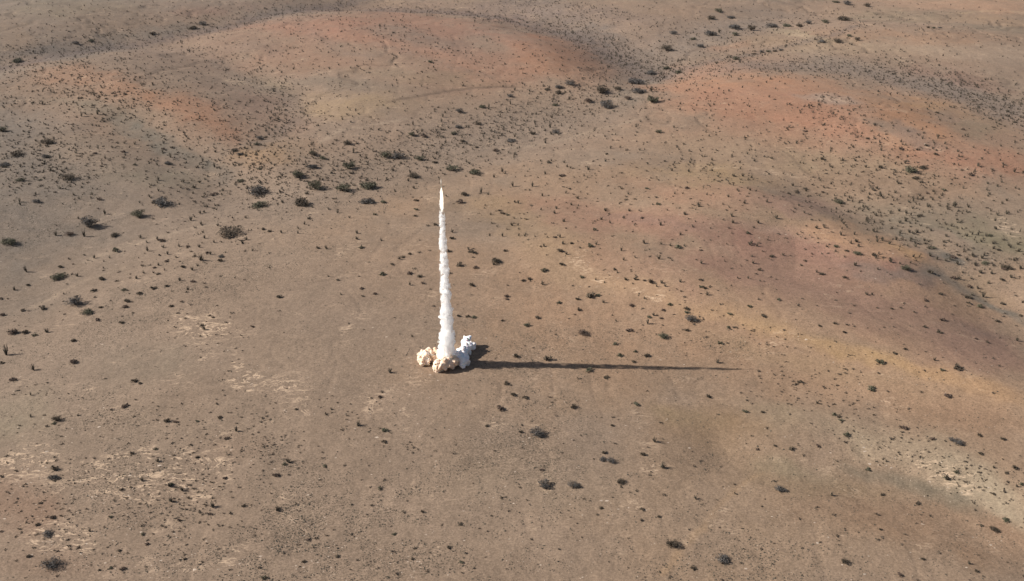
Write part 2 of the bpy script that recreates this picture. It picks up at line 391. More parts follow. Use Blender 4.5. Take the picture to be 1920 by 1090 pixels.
def ground_mat():
    m, n = nodes('desert_soil'); b = NB(n)
    geo = b.new('ShaderNodeNewGeometry').outputs['Position']
    soil = b.new('ShaderNodeAttribute', attribute_name='soil').outputs['Color']
    st = b.new('ShaderNodeAttribute', attribute_name='stipple').outputs['Fac']
    pa = b.new('ShaderNodeAttribute', attribute_name='pale').outputs['Fac']
    # mottling at several sizes
    n1 = b.noise(geo, .09, 6, .6); n2 = b.noise(geo, .9, 5, .65); n3 = b.noise(b.mapping(geo, (1, 1.2, 1)), 2.8, 5, .9)
    n4 = b.noise(b.mapping(geo, (1, .7, 1)), .8, 4, .75)
    f1 = b.mapr(n1, .25, .75, .92, 1.08, False); f2 = b.mapr(n2, .25, .75, .92, 1.08, False)
    amp = b.math('MULTIPLY_ADD', st, 1.5, .8)
    f3 = b.math('MULTIPLY_ADD', b.math('SUBTRACT', n3, .5), b.math('MULTIPLY', amp, 2.0), 1.0)
    f = b.math('MULTIPLY', b.math('MULTIPLY', f1, f2), f3)
    f = b.math('MULTIPLY', f, b.math('MULTIPLY_ADD', b.math('SUBTRACT', n4, .5), .7, 1.0))
    c = b.mix(1.0, soil, (1, 1, 1), 'MULTIPLY')
    vm = b.new('ShaderNodeVectorMath', operation='SCALE'); b.link(soil, vm.inputs[0]); b.link(f, vm.inputs['Scale'])
    c = vm.outputs[0]
    # pale caliche: broken snaking lenses that follow the slope
    warp = b.mapping(geo, (.16, .36, .3), (0, 0, R(-10)))
    r = b.math('ABSOLUTE', b.math('SUBTRACT', b.noise(warp, 1.0, 5, .62, .8), .5))
    line = b.mapr(r, .004, .032, 1, 0)
    brk = b.mapr(b.noise(b.mapping(geo, (.35, .8, 1)), 1.0, 3, .6), .43, .53, 0, 1)
    spot = b.mapr(b.noise(b.mapping(geo, (1.0, 1.7, .5)), 1.0, 3, .6, .5), .62, .67, 0, 1)
    r2 = b.math('ABSOLUTE', b.math('SUBTRACT', b.noise(b.mapping(geo, (.07, .12, .1), (0, 0, R(20))), 1.0, 6, .6, 1.2), .5))
    vein = b.math('MULTIPLY', b.mapr(r2, .002, .012, 1, 0), b.mapr(b.noise(geo, .5, 3, .6), .5, .58, 0, 1))
    pm = b.math('MAXIMUM', b.math('MAXIMUM', b.math('MULTIPLY', line, brk), spot), vein)
    gate = b.mapr(b.math('ADD', pa, b.math('MULTIPLY', b.math('SUBTRACT', b.noise(geo, .12, 3, .6), .5), 1.6)), .36, .8, 0, 1)
    pf = b.math('MULTIPLY', pm, gate, clamp=True)
    pf = b.math('MULTIPLY', pf, .65)
    c = b.mix(pf, c, tuple(lin((212, 184, 156))))
    bs = b.new('ShaderNodeBsdfPrincipled'); b.link(c, bs.inputs['Base Color'])
    bs.inputs['Roughness'].default_value = .95; bs.inputs['Specular IOR Level'].default_value = .15
    hgt = b.math('ADD', b.math('MULTIPLY', n2, .22), b.math('MULTIPLY', b.math('MULTIPLY', n3, st), .22))
    bp = b.new('ShaderNodeBump'); bp.inputs['Distance'].default_value = 1.0; bp.inputs['Strength'].default_value = .55
    b.link(hgt, bp.inputs['Height']); b.link(bp.outputs[0], bs.inputs['Normal'])
    o = b.new('ShaderNodeOutputMaterial'); b.link(bs.outputs[0], o.inputs[0])
    return m

def plant_mat(name, c1, c2, rough=.9):
    m, n = nodes(name); b = NB(n)
    geo = b.new('ShaderNodeNewGeometry'); oi = b.new('ShaderNodeObjectInfo').outputs['Random']
    f = b.math('ADD', b.math('MULTIPLY', geo.outputs['Random Per Island'], .6), b.math('MULTIPLY', oi, .4))
    c = b.mix(f, tuple(c1), tuple(c2))
    bs = b.new('ShaderNodeBsdfPrincipled'); b.link(c, bs.inputs['Base Color']); bs.inputs['Roughness'].default_value = rough
    bs.inputs['Specular IOR Level'].default_value = .2
    o = b.new('ShaderNodeOutputMaterial'); b.link(bs.outputs[0], o.inputs[0])
    return m
M_SCRUB = plant_mat('dry_scrub', (.065, .052, .038), (.13, .10, .072))
M_FAR = plant_mat('faded_scrub', (.075, .06, .045), (.14, .11, .085))
M_GREEN = plant_mat('creosote_leaf', (.075, .075, .048), (.15, .14, .095))
M_GREY = plant_mat('grey_brush', (.08, .074, .07), (.165, .15, .14))
M_RED = plant_mat('reddish_brush', (.10, .07, .055), (.17, .12, .095))
M_STEM = plant_mat('dry_stem', (.09, .07, .055), (.16, .13, .10))
M_STALK = plant_mat('thorny_stalk', (.07, .06, .045), (.12, .10, .075))
M_TUFT = plant_mat('tiny_tufts', (.055, .047, .036), (.14, .12, .09))

def mesh_from(name, V, T, mat):
    me = bpy.data.meshes.new(name)
    V = np.asarray(V, np.float32); T = np.asarray(T, np.int32)
    me.vertices.add(len(V)); me.vertices.foreach_set('co', V.ravel())
    me.loops.add(T.size); me.loops.foreach_set('vertex_index', T.ravel())
    me.polygons.add(len(T)); me.polygons.foreach_set('loop_start', (np.arange(len(T)) * 3).astype(np.int32))
    me.update(calc_edges=True); me.materials.append(mat)
    return me

def leaf_cloud(rg, n, r, h, size, clump=6, flat_=1.0, low=0.0, wide=1.0):   # small leaf faces gathered in clumps inside an uneven crown
    cs = []
    for _ in range(clump):
        a = rg.uniform(0, 2 * np.pi); q = rg.uniform(.05, .72) ** .6 * r
        cs.append((np.cos(a) * q, np.sin(a) * q, low + rg.uniform(.25, .8) * (h - low), rg.uniform(.3, .55) * r))
    cs = np.array(cs); k = rg.integers(0, clump, n)
    p = rg.normal(size=(n, 3)); p /= np.linalg.norm(p, axis=1)[:, None]; p *= rg.uniform(.3, 1, n)[:, None] ** .5
    c = cs[k, :3] + p * cs[k, 3:4] * np.array([wide, wide, .62])
    c[:, 2] = np.abs(c[:, 2])
    t1 = rg.normal(size=(n, 3)); t1 /= np.linalg.norm(t1, axis=1)[:, None]; t2 = rg.normal(size=(n, 3)); t2 = np.cross(t1, t2); t2 /= np.linalg.norm(t2, axis=1)[:, None]
    s = (size * rg.uniform(.6, 1.4, n))[:, None]
    V = np.stack([c - t1 * s * .5, c + t1 * s * .5, c + t2 * s * .9], 1).reshape(-1, 3)
    return V, np.arange(n * 3).reshape(-1, 3)
def twigs(rg, n, r, h, w0, base=.08, bend=.25, seg=2):   # slim upright twigs fanning out of one foot, triangular section
    V = []; T = []
    for _ in range(n):
        a = rg.uniform(0, 2 * np.pi); q = r * rg.uniform(.15, 1) ** .7; hh = h * rg.uniform(.6, 1) * (1 - .35 * (q / r) ** 2)
        p0 = np.array([np.cos(a), np.sin(a), 0]) * base * r * rg.uniform(0, 1)
        p1 = np.array([np.cos(a) * q, np.sin(a) * q, hh]); mid = (p0 + p1) / 2 + np.array([np.cos(a), np.sin(a), 0]) * q * -bend * .5 + rg.normal(size=3) * .03 * r
        pts = [p0, mid, p1] if seg == 2 else [p0, p1]
        b0 = len(V); m = len(pts)
        for i, p in enumerate(pts):
            ww = w0 * (1 - .75 * i / (m - 1))
            for s in range(3):
                an = a + s * 2.094
                V.append(p + np.array([np.cos(an), np.sin(an), 0]) * ww)
        for i in range(m - 1):
            for s in range(3):
                a0 = b0 + i * 3 + s; a1 = b0 + i * 3 + (s + 1) % 3
                T += [(a0, a1, a1 + 3), (a0, a1 + 3, a0 + 3)]
    return np.array(V), np.array(T)
def join(*parts):
    V = []; T = []; k = 0
    for v, t in parts: V.append(v); T.append(t + k); k += len(v)
    return np.concatenate(V), np.concatenate(T)

# unit-size templates (radius 1)
def v_mound(i):
    rg = np.random.default_rng(100 + i)
    a = leaf_cloud(rg, 170, .95, .8, .26, 7); b = twigs(rg, 18, 1.0, .95, .035)
    return join(a, b)
def v_stalk(i, n=None):              # wand-stemmed ocotillo, height 1
    rg = np.random.default_rng(200 + i)
    n = n or int(rg.integers(9, 17)); r = rg.uniform(.22, .42)
    V, T = twigs(rg, n, r, 1.0, .05, .15, -.1)
    V, T = join((V, T), leaf_cloud(rg, 26, .2, .5, .11, 3))
    V = V + np.outer(V[:, 2], [rg.uniform(-.12, .08), rg.uniform(-.08, .08), 0])
    return V, T
def v_bush_leaf(i):
    rg = np.random.default_rng(300 + i)
    flatness = (.65, 1.05, .8, .5)[i % 4]
    return leaf_cloud(rg, 760, 1.0, flatness * 1.05, .12, 13 + i, low=.03)
def v_bush_stem(i):
    rg = np.random.default_rng(300 + i); flatness = (.65, 1.05, .8, .5)[i % 4]
    return twigs(rg, 70, 1.12, flatness * 1.25, .022, .12)
MOUND = [v_mound(i) for i in range(8)]
STALK = [v_stalk(i) for i in range(10)]
LM = {}
def cached(key, fn, mat):
    if key not in LM: v, t = fn; LM[key] = mesh_from(key[0], v, t, mat)
    return LM[key]

exec_entries = """
B 30 117 25;B 287 65 14;B 143 83 14;B 170 78 14;B 363 55 18;B 380 47 16;B 5 247 20;B 33 291 30;B 87 296 16;O 112 298 12;B 90 270 24;B 7 311 25;B 37 340 18;B 130 337 26
O 153 219 12;O 183 215 11;O 80 197 10;M 178 289 15;M 232 286 14;M 252 310 12;B 317 308 16;O 320 296 12;O 307 270 9;O 198 298 9;O 297 338 10;O 380 303 10;O 402 314 12;B 450 341 16;M 487 318 12;B 487 261 14
B 481 272 12;B 440 283 16;B 452 291 14;B 557 333 27 g;B 588 291 16;B 588 314 18;B 607 298 16;B 592 354 30 g;B 485 364 40 p;B 488 388 34;B 563 386 36;B 653 316 27 g;B 643 358 29 g;B 692 352 38 g;B 688 382 30 p
B 723 295 24;B 652 271 18;B 585 315 18;B 585 289 14;O 663 286 11;O 600 338 10;B 903 202 16 g;O 917 202 9;B 861 211 14;O 775 235 10;O 830 220 9;O 827 229 9;B 773 254 16;M 795 257 18;B 860 240 16;B 852 252 14
B 897 234 12;B 957 182 12;O 957 196 10;O 950 207 8;O 965 170 8;O 993 172 8;B 1025 169 13;B 1048 165 16;B 1070 160 20 p;B 1047 176 13;O 1068 187 9;B 1105 191 20 r;B 1127 175 30;B 1137 202 28 p;B 1040 198 14
O 1031 240 12;B 1043 250 16;O 1035 222 9;B 1193 157 34 p;B 1200 175 28;B 1223 192 26 g;O 1221 172 14;B 1222 140 22 p;B 1250 130 15;B 1250 95 22;B 1263 64 18;B 1272 137 14;B 1160 168 18;B 1177 187 15 r;B 1235 249 13
B 957 266 22 p;O 965 257 9;O 1023 269 10;B 867 266 12;M 893 277 12;B 928 284 16 r;B 998 252 14;B 848 320 24 g;B 888 326 26 g;B 772 332 27;B 747 297 24;B 787 300 20;M 815 306 16;O 942 323 11;O 962 350 12;O 998 350 12
M 1054 331 18;M 1030 306 16;O 1103 319 9;M 1138 290 12;O 926 333 8;B 872 366 17;O 902 362 13;M 1213 354 12;M 807 117 14;M 740 62 10
B 1347 23 16;B 1333 36 18;B 1370 34 16;B 1380 54 30 p;B 1408 57 18;B 1447 52 22;B 1477 50 20;B 1497 50 16;B 1515 45 14;B 1547 43 16;B 1583 39 26;B 1333 67 24;B 1378 67 16;O 1348 62 10;B 1313 88 16;B 1300 75 12;B 1625 13 14;B 1588 9 18;B 1567 5 14
B 1413 102 10;B 1427 99 10;B 1440 98 10;B 1452 97 10;B 1465 95 10;B 1380 112 14;B 1570 80 20;B 1540 80 16;B 1593 68 12;B 1608 76 12;M 1510 247 12;O 1758 259 9;M 1628 261 12;O 1697 307 10;B 1707 323 26;B 1730 316 16;M 1717 336 18;M 1737 274 16;M 1753 291 14;O 1833 312 9;O 1902 323 11;O 1652 283 9
M 1690 281 14;M 1540 299 14;M 1820 329 16;M 1452 187 10;M 1757 213 12;M 1493 360 14;M 1510 355 14;B 1750 54 8;B 1740 53 8;B 1762 53 8
B 20 456 34;B 167 426 36 p;B 130 441 17 r;O 158 444 16;B 217 443 20;O 105 442 12;B 260 406 28;B 305 384 38 p;B 70 379 18;O 37 379 12;B 432 440 52 s;O 50 510 14;B 108 521 32 g;M 115 501 16;B 142 571 32 p;B 163 588 26;M 193 524 20;M 175 546 18;M 83 580 20;M 45 583 16
M 25 626 30;M 45 625 22;M 65 630 16;O 88 624 10;M 139 640 20;O 12 666 25;O 63 694 15;M 137 681 24;M 25 713 20;M 252 715 18;M 262 720 16;M 5 681 14;O 374 464 8;O 377 489 16;O 277 471 13;B 414 482 14;M 413 491 16;M 343 502 18;O 337 527 9;M 362 529 14;O 352 544 8;M 288 541 18;M 260 552 18;M 240 565 20;M 235 577 18;M 228 606 15
M 233 545 15;M 183 601 16;M 320 575 14;M 524 558 22;M 493 431 14;M 303 453 20;M 217 472 22;O 358 414 12;O 197 402 13;M 633 526 14;M 580 411 14;M 312 491 14;M 297 515 12;M 290 503 12;M 597 466 13;M 187 375 16;M 2 561 14;M 5 592 16;M 52 536 14;M 352 463 12;M 398 366 14
M 720 380 16;M 780 377 14;M 864 381 22;O 838 369 6;M 780 394 14;M 779 406 14;O 669 449 8;M 677 466 13;M 768 477 12;M 803 424 11;M 815 423 15;O 848 436 9;M 847 449 17;M 843 472 14;M 806 470 10;M 735 497 15;M 718 516 18;M 768 514 17;M 787 520 16;M 777 504 12;M 883 474 18;B 932 491 22;M 863 499 20;M 893 503 16;M 842 513 12;M 883 536 18;M 950 557 15;M 950 562 13;M 860 594 15;M 877 595 14;M 890 596 15;M 987 611 18;M 1007 597 22;B 1096 626 24 r;M 1047 569 15;M 1107 558 28;M 1120 555 15;M 1083 563 15;M 1087 582 16;M 1053 498 15;M 1020 509 18;M 993 524 16;O 1017 534 10
M 1090 521 15;O 1057 416 9;M 1105 463 20;O 1118 459 8;M 1050 471 17;M 1040 446 13;M 1072 457 13;M 1115 432 13;M 947 472 14;M 1273 465 20;O 1131 568 8;O 1155 603 6;M 1185 574 17;M 1180 621 20;O 1215 608 13;M 1218 595 13;B 1243 633 22;O 1208 561 7;M 678 542 13;M 703 552 13;M 680 557 12;M 965 670 20;M 1026 676 26;M 1104 696 22;M 1153 646 14;M 1190 660 12;M 1163 668 16;M 1210 668 19;M 1187 679 14;M 951 720 17;M 1137 709 14;M 1085 711 11;O 773 632 7;M 923 420 12;M 951 404 12;M 937 396 14;M 1173 375 12;M 793 532 12
M 1287 580 16;B 1295 601 24;M 1288 620 15;M 1368 590 15;M 1433 593 17;M 1405 576 15;M 1350 645 15;M 1470 620 10;M 1565 608 13;M 1588 610 12;O 1412 494 9;O 1502 499 6;M 1425 507 13;M 1447 482 13;M 1322 541 14;M 1313 526 12;M 1460 563 13;M 1423 563 12;M 1583 521 13;M 1542 516 16;O 1635 553 7;M 1672 580 14;M 1735 564 13;M 1762 624 18;M 1735 614 13;M 1830 636 13;M 1852 643 12;M 1697 656 14;M 1678 663 13;M 1650 682 24;O 1752 676 9;M 1797 691 28;M 1765 695 14;M 1873 687 11;M 1767 601 18;M 1500 718 16;M 1453 703 11;M 1647 701 11
B 1572 381 18;O 1790 389 16;O 1870 404 11;O 1887 402 9;O 1697 411 7;M 1725 406 14;B 1608 476 18;M 1637 479 16;M 1655 484 12;O 1670 492 9;M 1567 463 14;M 1587 471 13;B 1698 506 20;M 1743 512 20;O 1843 557 14;M 1880 571 16;M 1817 538 15;M 1817 558 16;M 1837 576 18;M 1913 593 14;M 1877 525 14;B 1847 495 16;B 1887 502 20;M 1787 484 16;O 1848 443 8;M 1856 443 14;M 1750 466 14;M 1873 470 14;M 1722 458 12;M 1735 458 14;M 1880 450 12
B 107 789 20;M 100 795 14;M 234 763 20;M 314 790 20;M 330 792 13;M 369 791 12;M 105 880 24;B 102 896 22;M 426 823 16;M 402 834 10;M 452 846 12;M 369 858 14;M 457 949 15;M 519 956 22;M 518 893 20;M 534 872 13;M 609 875 13;M 98 972 18;M 68 985 16;B 92 1002 24 p;B 95 1062 34 p;M 230 1068 16;M 224 1033 14;M 496 1085 18;M 486 1065 12;M 432 1070 11;M 569 1053 15;M 633 1045 13;M 555 946 10;M 613 1004 11;M 591 1010 9;M 38 798 11;M 30 885 12;M 2 896 15;M 13 923 10;M 304 988 12;M 409 1030 10;M 555 768 14;M 150 1037 10;M 190 1039 9;M 12 855 11;M 276 1014 9;M 508 908 8;M 508 926 8;M 383 1012 10;M 351 1022 10;M 494 883 9
M 713 745 14;M 717 735 12;M 722 807 20;M 962 742 18;M 984 747 18;M 938 768 22;M 1074 764 22;M 1193 759 18;M 914 800 12;M 977 812 13;B 1007 816 29 p;M 1133 850 20;B 1128 862 16 p;B 1145 866 17 p;M 1204 852 17;O 1228 829 14;O 1243 878 15;B 1022 911 28 p;B 1076 912 22 p;B 1164 906 19;M 1016 882 13;M 1148 799 14;M 1149 783 10;M 1153 832 11;M 1215 840 9;B 1261 1025 27;M 712 917 14;M 757 962 12;M 793 960 12;M 688 966 9;M 864 984 14;M 865 1055 14;M 738 1002 14;M 670 1051 11;M 658 1003 11;M 743 1077 12;M 842 1027 12;M 777 1029 11;M 996 1013 10;M 989 938 9;M 939 935 10;M 947 932 9;M 952 959 10;M 921 967 9;M 1126 953 13;M 1120 966 10;M 1051 963 9;M 1203 976 12;M 1244 929 12;M 1221 885 9;M 1219 892 11;M 928 846 9;M 851 852 9;M 774 840 11;M 769 831 10;M 697 949 11;M 660 947 9;M 720 901 10;M 914 997 9;M 1055 850 9;M 1044 780 9;M 1031 745 10;M 1035 755 9;M 1238 793 10;M 1194 922 9
M 1327 745 16;M 1397 773 15;M 1430 774 14;O 1532 757 8;M 1565 779 14;M 1576 789 13;M 1694 804 22;M 1748 824 14;B 1784 826 12 p;B 1796 832 20 p;M 1835 817 16;M 1881 824 16;M 1838 852 20;O 1863 878 8;M 1901 879 18;M 1886 888 14;M 1915 909 13;M 1484 844 18;M 1453 837 14;M 1420 843 13;M 1586 816 18;M 1584 829 12;M 1626 881 17;B 1464 921 22 p;O 1304 936 10;M 1316 946 9;M 1314 865 12;M 1303 875 10;M 1352 876 8;M 1562 966 12;M 1644 965 12;M 1651 994 15;M 1652 1008 12;M 1647 1013 11;M 1722 945 14;B 1863 995 19;M 1839 986 15;M 1888 976 20;B 1354 1050 28 p;M 1300 1066 16;M 1389 1056 10;B 1584 1055 16;O 1580 1056 10;M 1729 1048 14;M 1687 1079 16;M 1829 1072 15;M 1843 1082 9;M 1505 1028 10;M 1569 1006 11;M 1689 1021 9;M 1377 909 9;M 1379 927 10;M 1428 950 9;M 1292 994 10;M 1391 991 8;M 1376 1011 7;M 1452 902 12;M 1437 804 11;M 1409 818 9;M 1776 744 22;M 1862 738 11;M 1634 731 24;M 1587 738 10;M 1717 982 8;M 1696 1002 10
"""
ENT = []
for tok in exec_entries.replace('\n', ';').split(';'):
    p = tok.split()
    if p: ENT.append((p[0], float(p[1]), float(p[2]), float(p[3]), p[4] if len(p) > 4 else ''))

# density of the plants nobody could list: (centre, radii, turn, chance) for low mounds and for wand-stemmed plants
DENS = [(250, 180, 420, 150, 8, 1.3), (800, 80, 480, 75, 5, .9), (1130, 80, 200, 26, 25, 3.6), (1100, 25, 200, 16, 10, 2.2), (1500, 130, 260, 16, 2, 1.8), (1800, 165, 200, 30, 14, 2.4), (1870, 205, 110, 24, 20, 2.6), (400, 45, 260, 22, -8, 1.6),
        (100, 95, 150, 20, -5, 2.0), (530, 200, 35, 60, -10, 2.0), (440, 280, 40, 30, 0, 1.5), (110, 165, 110, 30, 15, 1.4), (60, 300, 130, 60, 0, 1.6), (300, 500, 300, 60, -22, .55), (620, 320, 260, 45, -10, 1.6), (1000, 210, 300, 50, -15, 1.5),
        (1450, 60, 260, 40, -5, 1.4), (1560, 200, 60, 22, 5, 1.6), (1680, 280, 180, 60, 10, .7), (1760, 430, 200, 60, 15, 1.0), (1870, 500, 90, 30, 10, 1.0), (700, 20, 600, 22, 0, 1.4), (1230, 540, 90, 25, 15, 1.3), (1400, 640, 200, 40, 12, .9), (1560, 760, 130, 40, 15, 1.2),
        (1740, 860, 130, 40, 20, 2.0), (1880, 920, 70, 40, 20, 2.0), (345, 920, 80, 80, -10, 2.4), (200, 930, 260, 120, 0, .45), (90, 735, 70, 18, 0, 1.6), (480, 800, 70, 40, 30, 1.3), (540, 850, 60, 40, 0, .8), (660, 770, 50, 30, 10, 1.5), (750, 830, 60, 20, 0, .9), (400, 640, 100, 60, 20, .8),
        (1130, 420, 300, 60, 5, .28), (1600, 580, 420, 150, 10, .28), (1500, 300, 480, 120, 5, .5), (1750, 60, 300, 60, 0, .7), (900, 560, 600, 200, 0, .10), (1000, 980, 1000, 200, 0, .14), (240, 790, 200, 40, 0, .6), (1340, 340, 400, 60, 5, .22), (590, 1010, 60, 30, 0, .7), (90, 960, 90, 60, 0, 1.0), (1480, 730, 90, 25, 0, 1.0)]
def dens(u, v, D):
    t = 0 * u
    for b in D: t = t + b[5] * blobw(u, v, b, 1.3)
    return t

# ------------------------------------------------------------------ soil name at a photo point, for telling plants apart
def soil_word(u, v):
    best, bw = 'tan', .35
    for b, c, s, p in SOIL:
        wgt = s * float(blobw(u, v, b, p))
        if wgt > bw and b[2] < 240:
            r, g, bl = c
            if r - g > 44: nm = 'red'
            elif r - g > 34 and r < 168: nm = 'mauve'
            elif r > 172 and r - g <= 26: nm = 'pale'
            elif r > 172: nm = 'ochre'
            elif r < 135: nm = 'dark grey'
            elif r - g > 34: nm = 'orange'
            else: nm = 'tan'
            best, bw = nm, wgt
    return best
AREAS = [((300, 900, 230, 110, 0), 'on the streaked flat'), ((1760, 880, 190, 70, 20), 'on the speckled slope'), ((1790, 530, 120, 40, 20), 'by the dark gully'), ((1620, 445, 130, 30, 15), 'on the orange crest'),
         ((1600, 655, 330, 40, 15), 'on the ochre crest'), ((1400, 480, 330, 70, 8), 'on the mauve slope'), ((1800, 310, 110, 35, 8), 'on the red rise'), ((1450, 190, 260, 60, 5), 'on the orange hill'),
         ((840, 85, 320, 70, 5), 'on the red hill'), ((260, 180, 260, 60, 12), 'on the rusty hill'), ((130, 95, 160, 25, -5), 'in the dark drainage'), ((420, 45, 200, 25, -8), 'in the dark drainage'),
         ((1150, 75, 110, 40, 25), 'in the dark drainage'), ((650, 325, 230, 60, -10), 'in the bushy wash'), ((1050, 215, 240, 60, -18), 'in the bushy wash'), ((1400, 60, 220, 40, -8), 'in the far wash'),
         ((230, 490, 300, 70, -22), 'in the stippled wash'), ((1740, 420, 200, 50, 15), 'beyond the orange crest')]
def area(u, v, soil_):
    best, bw = f'on {soil_} ground', .4
    for b, nm in AREAS:
        w_ = float(blobw(u, v, b))
        if w_ > bw: best, bw = nm, w_
    return best
LAND = [((862, 660), 55, 'the smoke cloud'), ((832, 500), 60, 'the white smoke column'), ((1250, 686), 60, 'the long smoke shadow')]
ONES = 'zero one two three four five six seven eight nine ten eleven twelve thirteen fourteen fifteen sixteen seventeen eighteen nineteen'.split()
TENS = 'zero ten twenty thirty forty fifty sixty seventy eighty ninety'.split()
def number(t, dp):
    n = int(math.floor(t)) if dp else int(round(t)); n = max(0, min(99, n))
    w_ = ONES[n] if n < 20 else TENS[n // 10] + ('-' + ONES[n % 10] if n % 10 else '')
    if dp: w_ += '-point-' + ONES[int(t * 10) % 10]
    return w_
def whereabouts(u, v, dp=0):
    return f'{number(u / 19.2, dp)} percent across, {number(v / 10.9, dp)} percent down the photo'
used_labels = set()
def say(desc, u, v):
    rel = ''
    if v > 350 and abs(u - 832) < 75 and v < 625: rel = (' left of' if u < 832 else ' right of') + ' the smoke column'
    elif 900 < u < 1420 and abs(v - 687) < 34: rel = (' behind' if v < 687 else ' before') + ' the smoke shadow'
    for dp in (0, 1):
        l = f'{desc}{rel}, {whereabouts(u, v, dp)}'
        if len(l.split()) > 16: l = f'{desc}, {whereabouts(u, v, dp)}'
        if l not in used_labels: break
    used_labels.add(l); return l

def link(o): COL.objects.link(o); return o
BIG_MESH = {}
def big_bush(x, y, z, r, tone, u, v, i, sprawl=False):
    k = i % 8
    mat = {'g': M_GREEN, 'p': M_GREY, 'r': M_RED}.get(tone, (M_GREEN, M_SCRUB, M_GREY)[i % 3])
    lk = ('foliage', k, mat.name); sk = ('stem', k)
    lm = cached(lk, v_bush_leaf(k), mat); sm = cached(sk, v_bush_stem(k), M_STEM)
    root = link(bpy.data.objects.new('desert_bush', None)); root.location = (x, y, z - .03); root.empty_display_size = .3
    root.rotation_euler = (0, 0, random.uniform(0, 6.28)); hz = .5 if sprawl else random.uniform(.75, 1.1)
    root.scale = (r, r, r * hz)
    for nm, me in (('foliage', lm), ('stem', sm)):
        c = link(bpy.data.objects.new(nm, me)); c.parent = root
    look = {'g': 'olive green', 'p': 'dark grey', 'r': 'reddish'}.get(tone, ('greenish', 'brown', 'grey')[i % 3])
    shape = ('low', 'tall', 'rounded', 'flat')[k % 4]
    if sprawl: shape = 'sprawling'
    root['label'] = say(f'{shape} {look} bush {area(u, v, soil_word(u, v))}', u, v)
    root['category'] = 'bush'; root['group'] = 'big bushes of the wash and desert flat'
    return root

def place_all():
    e = np.array([(a[1], a[2]) for a in ENT]); x, y, z = on_ground(e[:, 0], e[:, 1]); d = y * CP - (z - CAM_H) * SP
    big, stalk, mound = [], [], []
    for i, (k, u, v, wpx, tone) in enumerate(ENT):
        mpp = d[i] / F
        if k == 'B': big_bush(x[i], y[i], z[i], wpx * mpp / 2.05, tone, u, v, i, tone == 's')
        elif k == 'O': stalk.append((x[i], y[i], z[i], wpx * mpp / .88, u, v))
        else: mound.append((x[i], y[i], z[i], wpx * mpp / 2.7, u, v))
    # the rest, by density
    n = 210000
    u = rng.uniform(-60, 1980, n); v = rng.uniform(-30, 1130, n)
    keep = rng.uniform(0, 4.2, n) < dens(u, v, DENS) * np.clip(1.0 - (v - 300) / 330, .26, 1); u, v = u[keep], v[keep]
    x, y, z = on_ground(u, v); k2 = rng.uniform(0, 1, len(u)) < .72 + .6 * gully(x, y); u, v, x, y, z = u[k2], v[k2], x[k2], y[k2], z[k2]
    d = y * CP - (z - CAM_H) * SP
    xs, ys, ue, ve = [], [], [], []
    for pts, wd, cnt in ((DR_L, 12, 420), (DR_N, 13, 900), (DR_M, 8, 260), (DR_R, 9, 120), ([(1330, 120), (1500, 128), (1620, 138), (1750, 168), (1850, 205), (1960, 245)], 20, 900),
                         ([(800, 290), (960, 235), (1130, 180), (1220, 130), (1350, 60), (1560, 20)], 24, 420), ([(1230, 130), (1300, 118), (1400, 106), (1470, 96), (1560, 82), (1600, 62)], 4, 160),
                         ([(60, 125), (150, 160), (250, 195), (330, 215)], 12, 260), ([(700, 60), (760, 90), (830, 120), (900, 145)], 14, 160), ([(430, 340), (480, 290), (560, 250)], 10, 90)):
        P = np.array([flat(*p) for p in pts]); L = np.hypot(*np.diff(P, axis=0).T)
        seg = rng.choice(len(L), cnt, p=L / L.sum()); t = rng.uniform(0, 1, cnt)[:, None]
        q = P[seg] * (1 - t) + P[seg + 1] * t + rng.normal(size=(cnt, 2)) * wd * .7
        xs.append(q[:, 0]); ys.append(q[:, 1])
    xs = np.concatenate(xs); ys = np.concatenate(ys); zs = height(xs, ys); ue, ve, de = proj(xs, ys, zs)
    x = np.concatenate([x, xs]); y = np.concatenate([y, ys]); z = np.concatenate([z, zs]); d = np.concatenate([d, de]); u = np.concatenate([u, ue]); v = np.concatenate([v, ve])
    far = v < 620
    isO = rng.uniform(0, 1, len(u)) < np.where(v < 560, .34, .02)
    isO |= (np.abs(u - 1760) < 200) & (np.abs(v - 430) < 70) & (rng.uniform(0, 1, len(u)) < .4)
    for i in range(len(u)):
        mpp = d[i] / F
        if isO[i]: stalk.append((x[i], y[i], z[i], rng.uniform(.5, 1.25), u[i], v[i]))
        else:
            r = rng.gamma(9, .0225) if v[i] > 620 else rng.gamma(8, .037)
            mound.append((x[i], y[i], z[i], min(max(r, .18), 1.3), u[i], v[i]))
    return stalk, mound

